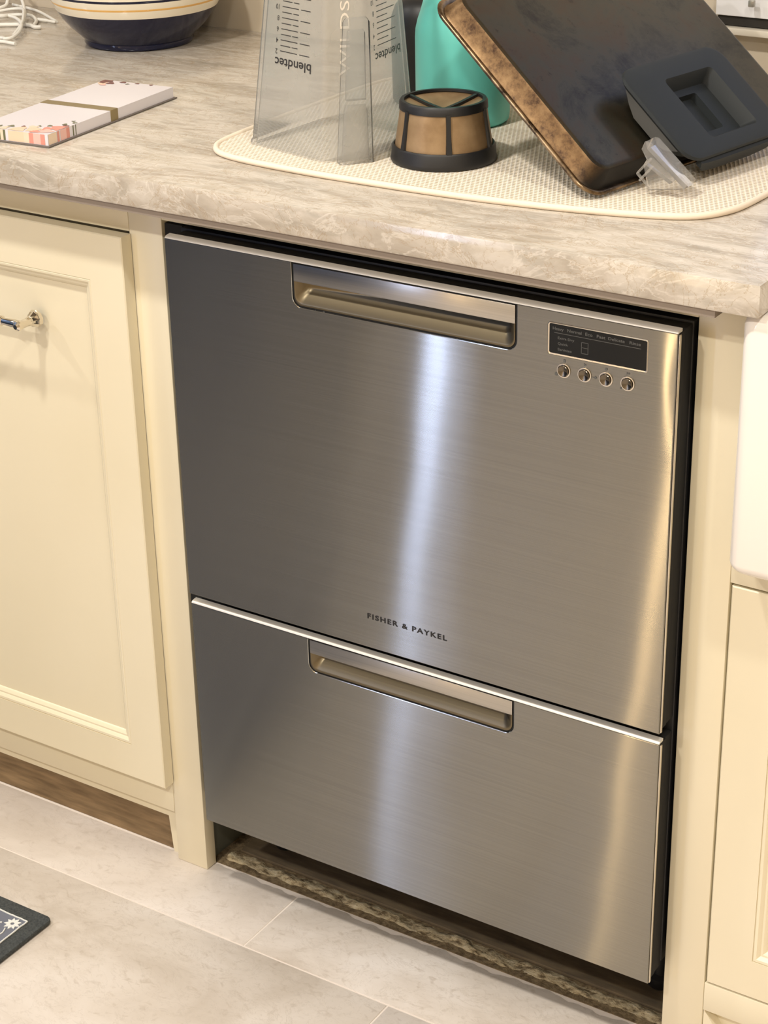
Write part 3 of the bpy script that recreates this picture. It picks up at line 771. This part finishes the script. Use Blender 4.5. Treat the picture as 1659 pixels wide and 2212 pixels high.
vs, fs = text_verts('WILDSIDE', 0.013, 0.0); x0 = min(v.x for v in vs); x1 = max(v.x for v in vs)
for f in fs: qs.append([fn(0.62 - vs[q].y / 0.0475 * 1.25, 0.090 + (vs[q].x - x0) / (x1 - x0) * 0.115) for q in f])
join_quads('moulded_letters', qs, mat('jar_letters', lin(222, 214, 200), .4), jb)['kind'] = 'stuff'
# flared hollow handle on the front corner
def hring(h, ins=0.0):
    s = h / 0.150
    a = Vector((0.1845, 0.0770)).lerp(Vector((0.1905, 0.0870)), s); b = Vector((0.2085, 0.1060)).lerp(Vector((0.2060, 0.1085)), s)
    c_ = Vector((0.1990, 0.1180)).lerp(Vector((0.1980, 0.1160)), s); d_ = Vector((0.1735, 0.0870)).lerp(Vector((0.1800, 0.0945)), s)
    pl = [a, b, c_, d_]; m_ = sum(pl, Vector((0, 0))) / 4
    pl = [p + (m_ - p).normalized() * ins for p in pl]
    return [Vector((p.x, p.y, MZ + 0.0004 + h)) for p in rpoly([tuple(p) for p in pl], max(0.0035 - ins * .4, .001), 4)]
ho = loft('handle', [hring(0, 0.0022), hring(0.0, 0.0), hring(0.05), hring(0.1), hring(0.146), hring(0.150, 0.003)], HANDM, jb, False, True)
loft('handle_core', [hring(0.001, 0.005), hring(0.055, 0.0055), hring(0.060, 0.007)], CLIPM, jb, False, True)
loft('handle_core', [hring(0.066, 0.0065), hring(0.135, 0.0055), hring(0.138, 0.007)], HANDM, jb, True, True)

# ------------------------------------------------------------------ coffee filter
cf = empty('coffee_filter', (0.2656, 0.1553, MZ), 'small upside down basket coffee filter of gold mesh with black ribs', 'filter')
F = (0.2656, 0.1545, MZ + 0.0008)
lathe('rim_band', [(0.0535, 0.0), (0.0560, 0.0), (0.0568, 0.0020), (0.0560, 0.0045), (0.0552, 0.0150), (0.0538, 0.0172), (0.0525, 0.0172), (0.0530, 0.002), (0.0535, 0.0)], F, BLACK, 64, cf)
lathe('mesh_wall', [(0.0524, 0.012), (0.0452, 0.0595)], F, MESHG, 64, cf)
lathe('mesh_top', [(0.0445, 0.0610), (0.030, 0.0565), (0.012, 0.0510), (0.0, 0.0500)], F, MESHG, 64, cf)
lathe('top_ring', [(0.0455, 0.0545), (0.0470, 0.0550), (0.0466, 0.0620), (0.0452, 0.0640), (0.0415, 0.0640), (0.0412, 0.0612), (0.0440, 0.0600)], F, BLACK, 64, cf)
to_cam = math.atan2(CAM.y - F[1], CAM.x - F[0])
for k in range(6):
    a = to_cam + math.radians(6 + 60 * k)
    u_ = Vector((math.cos(a), math.sin(a), 0)); w_ = Vector((-u_.y, u_.x, 0)); B0 = Vector(F)
    lps = []
    for r_, h_, hw in ((0.0532, 0.0140, 0.0036), (0.0508, 0.0280, 0.0030), (0.0484, 0.0420, 0.0026), (0.0462, 0.0570, 0.0028)):
        lps.append([B0 + u_ * (r_ - .0010) - w_ * hw + Vector((0, 0, h_)), B0 + u_ * (r_ + .0014) - w_ * hw * .8 + Vector((0, 0, h_)), B0 + u_ * (r_ + .0014) + w_ * hw * .8 + Vector((0, 0, h_)), B0 + u_ * (r_ - .0010) + w_ * hw + Vector((0, 0, h_))])
    loft('rib', lps, BLACK, cf)
for k in range(3):
    a = to_cam + math.radians((0, 122, 238)[k])
    u_ = Vector((math.cos(a), math.sin(a), 0)); w_ = Vector((-u_.y, u_.x, 0)); B0 = Vector(F)
    lps = []
    for r_, h_ in ((0.0, 0.0515), (0.020, 0.0560), (0.0425, 0.0625)):
        hw = 0.0022
        c_ = B0 + u_ * r_ + Vector((0, 0, h_)); z_ = Vector((0, 0, 0.0016))
        lps.append([c_ - w_ * hw - z_, c_ - w_ * hw + z_ * .6, c_ + w_ * hw + z_ * .6, c_ + w_ * hw - z_])
    loft('spoke', lps, BLACK, cf)

# ------------------------------------------------------------------ turquoise flask and black canister
fl = empty('flask', (0.200, 0.3060, MZ), 'tall turquoise enamelled flask behind the coffee filter', 'flask')
C_ = (0.198, 0.3080, MZ + 0.0003)
lathe('body', [(0.0, 0.0), (0.049, 0.0), (0.0525, 0.003), (0.0535, 0.010), (0.0535, 0.094), (0.0528, 0.104), (0.0505, 0.114), (0.0470, 0.124), (0.0440, 0.134), (0.0425, 0.150), (0.0420, 0.170), (0.040, 0.172), (0.0, 0.172)], C_, TEAL, 72, fl)
lathe('cap', [(0.0, 0.1725), (0.036, 0.1725), (0.037, 0.175), (0.037, 0.2), (0.034, 0.204), (0.0, 0.204)], C_, BLACK, 48, fl)
bc = lathe('canister', [(0.0, 0.0), (0.040, 0.0), (0.0425, 0.003), (0.0435, 0.085), (0.0425, 0.100), (0.038, 0.112), (0.030, 0.120), (0.018, 0.1245), (0.0, 0.1255)], (0.113, 0.372, MZ + 0.0003), BLACK, 56)
tag(bc, 'rounded black canister between the blender jar and turquoise flask', 'canister')

# ------------------------------------------------------------------ baking pan leaning over the flask
PO = at(1270, 432, 2, MZ + 0.0030)
Bv = Vector((0.077, 0.40, 0)).normalized()
dpx = FW + RT * ((927 - W / 2) / FPX) - UP * ((10 - H / 2) / FPX)
T_ = CAM + dpx * ((PO - CAM).dot(Bv) / dpx.dot(Bv))
Av = (T_ - PO); PLA = Av.length; Av.normalize()
Nv = Av.cross(Bv); Nv = Nv if Nv.z > 0 else -Nv; Nv.normalize()
PLB = 0.372
# the lower short side is darker: mask along the pan's own length
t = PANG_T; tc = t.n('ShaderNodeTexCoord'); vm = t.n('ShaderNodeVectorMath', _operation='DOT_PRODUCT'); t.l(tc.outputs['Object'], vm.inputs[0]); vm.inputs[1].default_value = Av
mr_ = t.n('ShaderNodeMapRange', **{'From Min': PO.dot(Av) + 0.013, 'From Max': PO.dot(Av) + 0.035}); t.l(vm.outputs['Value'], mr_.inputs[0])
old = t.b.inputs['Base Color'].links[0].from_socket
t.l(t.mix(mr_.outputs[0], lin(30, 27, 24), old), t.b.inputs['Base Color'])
def PP(a, b, o_): return PO + Av * a + Bv * b + Nv * o_
pan = empty('sheet_pan', PO, 'dark bronze baking sheet pan leaning bottom up across the drying mat', 'pan')
def pl_ring(ins, off, r): return [PP(p[0], p[1], off) for p in rrect(ins, PLA - ins, ins, PLB - ins, r, 7)]
loft('pan_base', [pl_ring(0.0135, 0.0225, 0.016), pl_ring(0.0155, 0.0236, 0.014), pl_ring(0.018, 0.0240, 0.012)], PAND, pan, False, True, smooth=60)
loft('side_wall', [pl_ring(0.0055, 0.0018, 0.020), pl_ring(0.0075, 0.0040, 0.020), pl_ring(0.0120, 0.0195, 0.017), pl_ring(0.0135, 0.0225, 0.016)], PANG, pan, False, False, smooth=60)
loft('inner_surface', [pl_ring(0.0085, 0.0010, 0.019), pl_ring(0.0140, 0.0200, 0.015), pl_ring(0.0200, 0.0222, 0.012)], PAND, pan, False, True, smooth=60)
loft('rolled_rim', [pl_ring(0.0085, 0.0010, 0.019), pl_ring(0.0055, 0.0020, 0.02), pl_ring(0.0030, 0.0042, 0.021), pl_ring(0.0004, 0.0040, 0.023), pl_ring(-0.0012, 0.0022, 0.024), pl_ring(-0.0004, 0.0002, 0.024), pl_ring(0.0030, -0.0010, 0.022), pl_ring(0.0070, -0.0002, 0.02), pl_ring(0.0085, 0.0010, 0.019)], PANR, pan, False, False, smooth=70)

# ------------------------------------------------------------------ charcoal blender lid resting on the pan
lid = empty('blender_cover', PP(0.03, 0.18, 0.024), 'charcoal rubber blender lid with a square well leaning on the baking pan', 'lid')
o0 = 0.0248
def lr(a0, a1, b0, b1, off, r, seg=6): return [PP(p[0], p[1], off) for p in rrect(a0, a1, b0, b1, r, seg)]
FT = 0.052
loft('lid_body', [
    lr(0.000, 0.076, 0.118, 0.250, o0, 0.018), lr(-0.004, 0.080, 0.114, 0.254, o0 + .003, 0.02),
    lr(-0.008, 0.084, 0.111, 0.257, FT - .007, 0.022), lr(-0.022, 0.096, 0.101, 0.268, FT - .006, 0.020),
    lr(-0.025, 0.099, 0.099, 0.270, FT - .003, 0.021), lr(-0.024, 0.098, 0.100, 0.269, FT, 0.020), lr(-0.020, 0.094, 0.104, 0.265, FT + .0012, 0.018),
    lr(-0.006, 0.074, 0.153, 0.236, FT + .0004, 0.006), lr(-0.004, 0.072, 0.155, 0.234, FT - .002, 0.005),
    lr(0.002, 0.066, 0.160, 0.229, FT - .015, 0.004), lr(0.010, 0.058, 0.166, 0.206, FT - .0152, 0.003), lr(0.011, 0.057, 0.167, 0.205, FT - .0235, 0.003)],
    LIDM, lid, True, True, smooth=35)
# gripper tabs: front (lower edge) and left flap
def tabpoly(pts_, o1, o2, name):  # pts in (b, off) plane at a range
    pass
lps = []
for b_, e_ in ((0.118, 0.0), (0.126, 0.007), (0.150, 0.011), (0.215, 0.011), (0.240, 0.007), (0.250, 0.0)):
    lps.append([PP(-0.021, b_, FT - .004), PP(-0.027 - e_ * .15, b_, FT - .005), PP(-0.029, b_, FT - .010 - e_ * 0.9), PP(-0.022, b_, FT - .010 - e_ * 0.9)])
loft('grip_tab', lps, LIDM, lid, smooth=50)
lps = []
for a_, e_ in ((-0.004, 0.002), (0.006, 0.012), (0.018, 0.016), (0.055, 0.016), (0.068, 0.010), (0.080, 0.002)):
    lps.append([PP(a_, 0.1045, FT - .004), PP(a_, 0.1015, FT - .005), PP(a_, 0.1030, FT - .006 - e_), PP(a_, 0.1060, FT - .006 - e_)])
loft('grip_tab', lps, mat('grey_rubber_tab', lin(84, 84, 82), .5), lid, smooth=50)

# ------------------------------------------------------------------ small clear plastic insert
cl = empty('plastic_insert', (0.525, 0.145, MZ), 'small clear plastic insert propped against the black lid on the mat', 'plastic part')
a0 = at(1392, 414, 2, MZ + .001); b0 = at(1484, 408, 2, MZ + .001)
def q3(x, y, yy): return at(x, y, 1, yy)
def slab(name, pix, y0_, y1_, m):
    A = [at(x, y, 1, y0_) for x, y in pix]; sh = Vector((0, y1_ - y0_, 0))
    return loft(name, [A, [p + sh for p in A]], m, cl, smooth=30)
slab('shell', [(1400, 411), (1478, 409), (1484, 398), (1404, 308), (1393, 306), (1386, 322), (1397, 345), (1390, 356)], 0.136, 0.1385, CLIPM)
slab('cover', [(1478, 409), (1484, 398), (1404, 308), (1395, 306), (1398, 322), (1462, 392)], 0.139, 0.160, CLIPM)
slab('rib', [(1393, 355), (1404, 345), (1452, 392), (1446, 398)], 0.128, 0.1358, CLIPM)
slab('rib', [(1376, 371), (1379, 374), (1408, 344), (1404, 341)], 0.124, 0.1262, CLIPM)
slab('rib', [(1379, 389), (1382, 392), (1411, 361), (1408, 358)], 0.124, 0.1262, CLIPM)
slab('rib', [(1376, 371), (1374, 376), (1404, 411), (1408, 409)], 0.1264, 0.1285, CLIPM)

# ------------------------------------------------------------------ navy bowl
BW = (-0.4285, 0.494, HC)
bw = empty('serving_bowl', BW, 'large navy glazed bowl with cream bands and an orange stripe', 'bowl')
BO = [(0.0, 0.004), (0.066, 0.0), (0.0735, 0.0012), (0.0750, 0.004), (0.0745, 0.008), (0.081, 0.015), (0.093, 0.026), (0.103, 0.038), (0.1105, 0.050)]
lathe('bowl_body', BO, BW, NAVY, 96, bw)
def band(name, z0, z1, r0, r1, m): return lathe(name, [(r0, z0), ((r0 + r1) / 2 + .0002, (z0 + z1) / 2), (r1, z1)], BW, m, 96, bw)
band('cream_band', 0.050, 0.0605, 0.1105, 0.1155, CREAMG)
band('orange_band', 0.0605, 0.0632, 0.1155, 0.1165, ORANGE)
band('cream_band', 0.0632, 0.0715, 0.1165, 0.1195, CREAMG)
band('navy_band', 0.0715, 0.0748, 0.1195, 0.1205, NAVY)
lathe('bowl_rim', [(0.1205, 0.0748), (0.1240, 0.090), (0.1252, 0.097), (0.1240, 0.0995), (0.1225, 0.097), (0.117, 0.075), (0.104, 0.045), (0.08, 0.020), (0.0, 0.012)], BW, CREAMG, 96, bw)

# ------------------------------------------------------------------ paper pad in its wrap
FP = Vector((-0.1520, -0.0025)); U = Vector((-0.083, 0.9965)).normalized(); V = Vector((-0.9965, -0.083)).normalized()
def pd2(u, v, z): p = FP + U * u + V * v; return Vector((p.x, p.y, HC + z))
pad = empty('notepad', (-0.2, 0.12, HC), 'wrapped white notepad with floral corner print and a gold paper band', 'notepad')
def pbox(name, u0, u1, v0, v1, z0, z1, m, r=0.0008):
    return loft(name, [[pd2(u, v, z) for u, v in ((u0, v0), (u1, v0), (u1, v1), (u0, v1))] for z in (z0, z1)], m, pad, smooth=20)
pbox('backing_card', -0.0025, 0.2535, -0.0025, 0.1035, 0.0005, 0.0018, CARD)
pbox('sheets', 0, 0.2495, 0, 0.10, 0.0020, 0.0145, PAPER)
pbox('paper_band', 0.1195, 0.1335, -0.0006, 0.1006, 0.0014, 0.0151, BANDM)
PCOL = {'peach_print': lin(238, 208, 180), 'coral_print': lin(222, 150, 136), 'olive_print': lin(110, 112, 84), 'pink_print': lin(236, 190, 180), 'wine_print': lin(110, 48, 52), 'pale_print': lin(236, 214, 190)}
PM = {k: mat(k, v, 0.25) for k, v in PCOL.items()}
flo = {k: [] for k in PM}
rnd = random.Random(5)
def blob(k, u, v, r, z=0.01475):
    n_ = 9; ph = rnd.random() * 6
    flo[k].append([pd2(min(max(u + r * (1 + .3 * math.sin(3 * t_ + ph)) * math.cos(t_), 0.0003), 0.249), min(max(v + r * (1 + .3 * math.sin(3 * t_ + ph)) * math.sin(t_), 0.0003), 0.0997), z + rnd.random() * 0.00015) for t_ in [2 * math.pi * i / n_ for i in range(n_)]])
for k_, u_, v_, r_ in (('coral_print', .030, .006, .010), ('coral_print', .022, .016, .007), ('wine_print', .040, .005, .004), ('pink_print', .012, .012, .009), ('peach_print', .014, .030, .009), ('peach_print', .008, .046, .010), ('pale_print', .022, .036, .006), ('olive_print', .046, .010, .003), ('olive_print', .056, .004, .0028), ('olive_print', .062, .010, .0025), ('olive_print', .034, .022, .003), ('olive_print', .028, .032, .0025), ('olive_print', .016, .062, .004), ('pale_print', .006, .066, .007), ('wine_print', .020, .048, .0025), ('olive_print', .012, .075, .003), ('coral_print', .006, .022, .006), ('wine_print', .242, .094, .009), ('wine_print', .236, .082, .005), ('peach_print', .232, .092, .006), ('pink_print', .226, .086, .004), ('wine_print', .246, .070, .004), ('wine_print', .247, .050, .003), ('wine_print', .247, .030, .0025), ('olive_print', .240, .060, .0025)):
    blob(k_, u_, v_, r_)
# printed bleed on the cut edges of the stack
def edge(k, side, a, b):
    z0_, z1_ = 0.0025, 0.0143
    if side == 'f': flo[k].append([pd2(-0.0002, a, z0_), pd2(-0.0002, b, z0_), pd2(-0.0002, b, z1_), pd2(-0.0002, a, z1_)])
    else: flo[k].append([pd2(a, -0.0002, z0_), pd2(b, -0.0002, z0_), pd2(b, -0.0002, z1_), pd2(a, -0.0002, z1_)])
for k_, a_, b_ in (('coral_print', .004, .010), ('pink_print', .010, .020), ('coral_print', .020, .026), ('pale_print', .026, .033), ('peach_print', .033, .055), ('olive_print', .059, .062), ('pale_print', .062, .066), ('olive_print', .066, .069)): edge(k_, 'f', a_, b_)
for k_, a_, b_ in (('pale_print', .001, .016), ('coral_print', .017, .021), ('pink_print', .023, .034), ('coral_print', .034, .040), ('olive_print', .046, .048), ('olive_print', .051, .0525)): edge(k_, 's', a_, b_)
for k_, q_ in flo.items(): join_quads(k_, q_, PM[k_], pad)['kind'] = 'stuff'

# ------------------------------------------------------------------ tangled white cables and plug, upper left
CB = mat('white_cable', lin(232, 230, 222), 0.4)
cb = empty('charging_cable', (-0.65, 0.47, HC), 'tangle of white charging cable in the upper left corner', 'cable')
def cable(pts_, r=0.0022):
    tube('strand', catmull(pts_, 6), r, CB, cb, 8)
z = HC
cable([(-0.716, .525, z + .010), (-0.702, .5396, z + .012), (-0.680, .5354, z + .014), (-0.655, .510, z + .014), (-0.6234, .471, z + .010), (-0.6007, .429, z + .004)])
cable([(-0.72, .455, z + .012), (-0.68, .4864, z + .012), (-0.6749, .5002, z + .011), (-0.6523, .4931, z + .010), (-0.624, .4709, z + .009), (-0.598, .4377, z + .007), (-0.5866, .4121, z + .005), (-0.5927, .402, z + .004), (-0.6029, .4037, z + .004), (-0.66, .385, z + .003), (-0.70, .38, z + .003)], 0.0025)
cable([(-0.66, .375, z + .003), (-0.5898, .3897, z + .003), (-0.5719, .3888, z + .003), (-0.5601, .388, z + .0028)], 0.0026)
cable([(-0.7134, .5223, z + .004), (-0.6936, .5401, z + .004), (-0.6758, .5453, z + .004), (-0.6466, .5259, z + .003), (-0.6221, .4939, z + .003)], 0.0026)
cable([(-0.68, .47, z + .003), (-0.6374, .4933, z + .003), (-0.6141, .487, z + .003), (-0.6063, .4909, z + .003)], 0.003)
cable([(-0.6465, .5298, z + .003), (-0.6309, .5302, z + .003), (-0.6119, .5287, z + .0026)], [0.0028] * 7 + [0.0022] * 5 + [0.0006])
cable([(-0.76, .60, z + .030), (-0.7179, .5746, z + .020), (-0.6778, .5366, z + .008), (-0.652, .5044, z + .003)], 0.0024)
cable([(-0.80, .50, z + .004), (-0.748, .5593, z + .006), (-0.7505, .582, z + .016), (-0.7492, .5987, z + .03)], 0.0026)
cable([(-0.7601, .60, z + .003), (-0.693, .5794, z + .003), (-0.613, .5319, z + .003)], 0.0022)
pg = box('plug_adapter', -0.840, -0.800, 0.575, 0.6195, HC + 0.03, HC + 0.078, WHITE, None, 0.004)
tag(pg, 'white plug adapter on the wall above the cable tangle', 'plug')

# ------------------------------------------------------------------ rug corner, lower left
rug = empty('rug', (-0.5, -0.45, 0.0), 'charcoal rug corner with white floral border at the lower left', 'rug')
RX, RYT = -0.0960, -0.1850
prism('rug_body', [tuple(p) for p in rrect(-1.0, RX, -0.75, RYT, 0.008, 4)], 0.0006, 0.0075, RUGM, rug, bev=0.002)
fx1, fy1 = RX - 0.0205, RYT - 0.0230
prism('rug_field', [(-0.97, -0.72), (fx1, -0.72), (fx1, fy1), (-0.97, fy1)], 0.0076, 0.0080, RUGF, rug)
def yarn(pts_, w_=0.0022):
    P = [Vector((p[0], p[1], 0.0086)) for p in pts_]
    P = [p + Vector((rnd.uniform(-.0004, .0004), rnd.uniform(-.0004, .0004), 0)) for p in P]
    tube('yarn', P, w_ / 2, RUGW, rug, 6)
yarn([(-0.45 + (fx1 + .45) * i / 60, fy1) for i in range(61)]); yarn([(fx1, fy1 - i * 0.006) for i in range(50)])
yarn(catmull([(-0.30, fy1 - .010, 0), (-0.17, fy1 - .009, 0), (-0.158, fy1 - .013, 0), (-0.150, fy1 - .020, 0), (-0.142, fy1 - .017, 0)], 5), .002)
yarn(catmull([(fx1 - .014, fy1 - .024, 0), (fx1 - .011, fy1 - .034, 0), (fx1 - .016, fy1 - .046, 0), (fx1 - .012, fy1 - .07, 0), (fx1 - .012, fy1 - .12, 0)], 5), .002)
for (fx, fy_, n_) in ((fx1 - 0.0125, fy1 - 0.0130, 9),):
    for k in range(n_):
        a = 2 * math.pi * k / n_; p0_ = Vector((fx + .0025 * math.cos(a), fy_ + .0025 * math.sin(a))); dirv = Vector((math.cos(a), math.sin(a))); nv = Vector((-dirv.y, dirv.x))
        pts_ = [p0_ - nv * .0010, p0_ + dirv * .004 - nv * .0022, p0_ + dirv * .0085, p0_ + dirv * .004 + nv * .0022, p0_ + nv * .0010]
        prism('petal', [tuple(p) for p in pts_], 0.0081, 0.0092, RUGW, rug)
for (qx, qy) in ((fx1 - .020, fy1 - .060), (-0.20, fy1 - .02)):
    for k in range(7):
        a = 2 * math.pi * k / 7; dirv = Vector((math.cos(a), math.sin(a))); nv = Vector((-dirv.y, dirv.x)); p0_ = Vector((qx, qy)) + dirv * .002
        prism('petal', [tuple(p0_ - nv * .001), tuple(p0_ + dirv * .004 - nv * .002), tuple(p0_ + dirv * .008), tuple(p0_ + dirv * .004 + nv * .002), tuple(p0_ + nv * .001)], 0.0081, 0.0090, RUGW, rug)

for o in bpy.data.objects:   # sub-roots never carry a category
    if o.parent is not None and 'category' in o: del o['category']
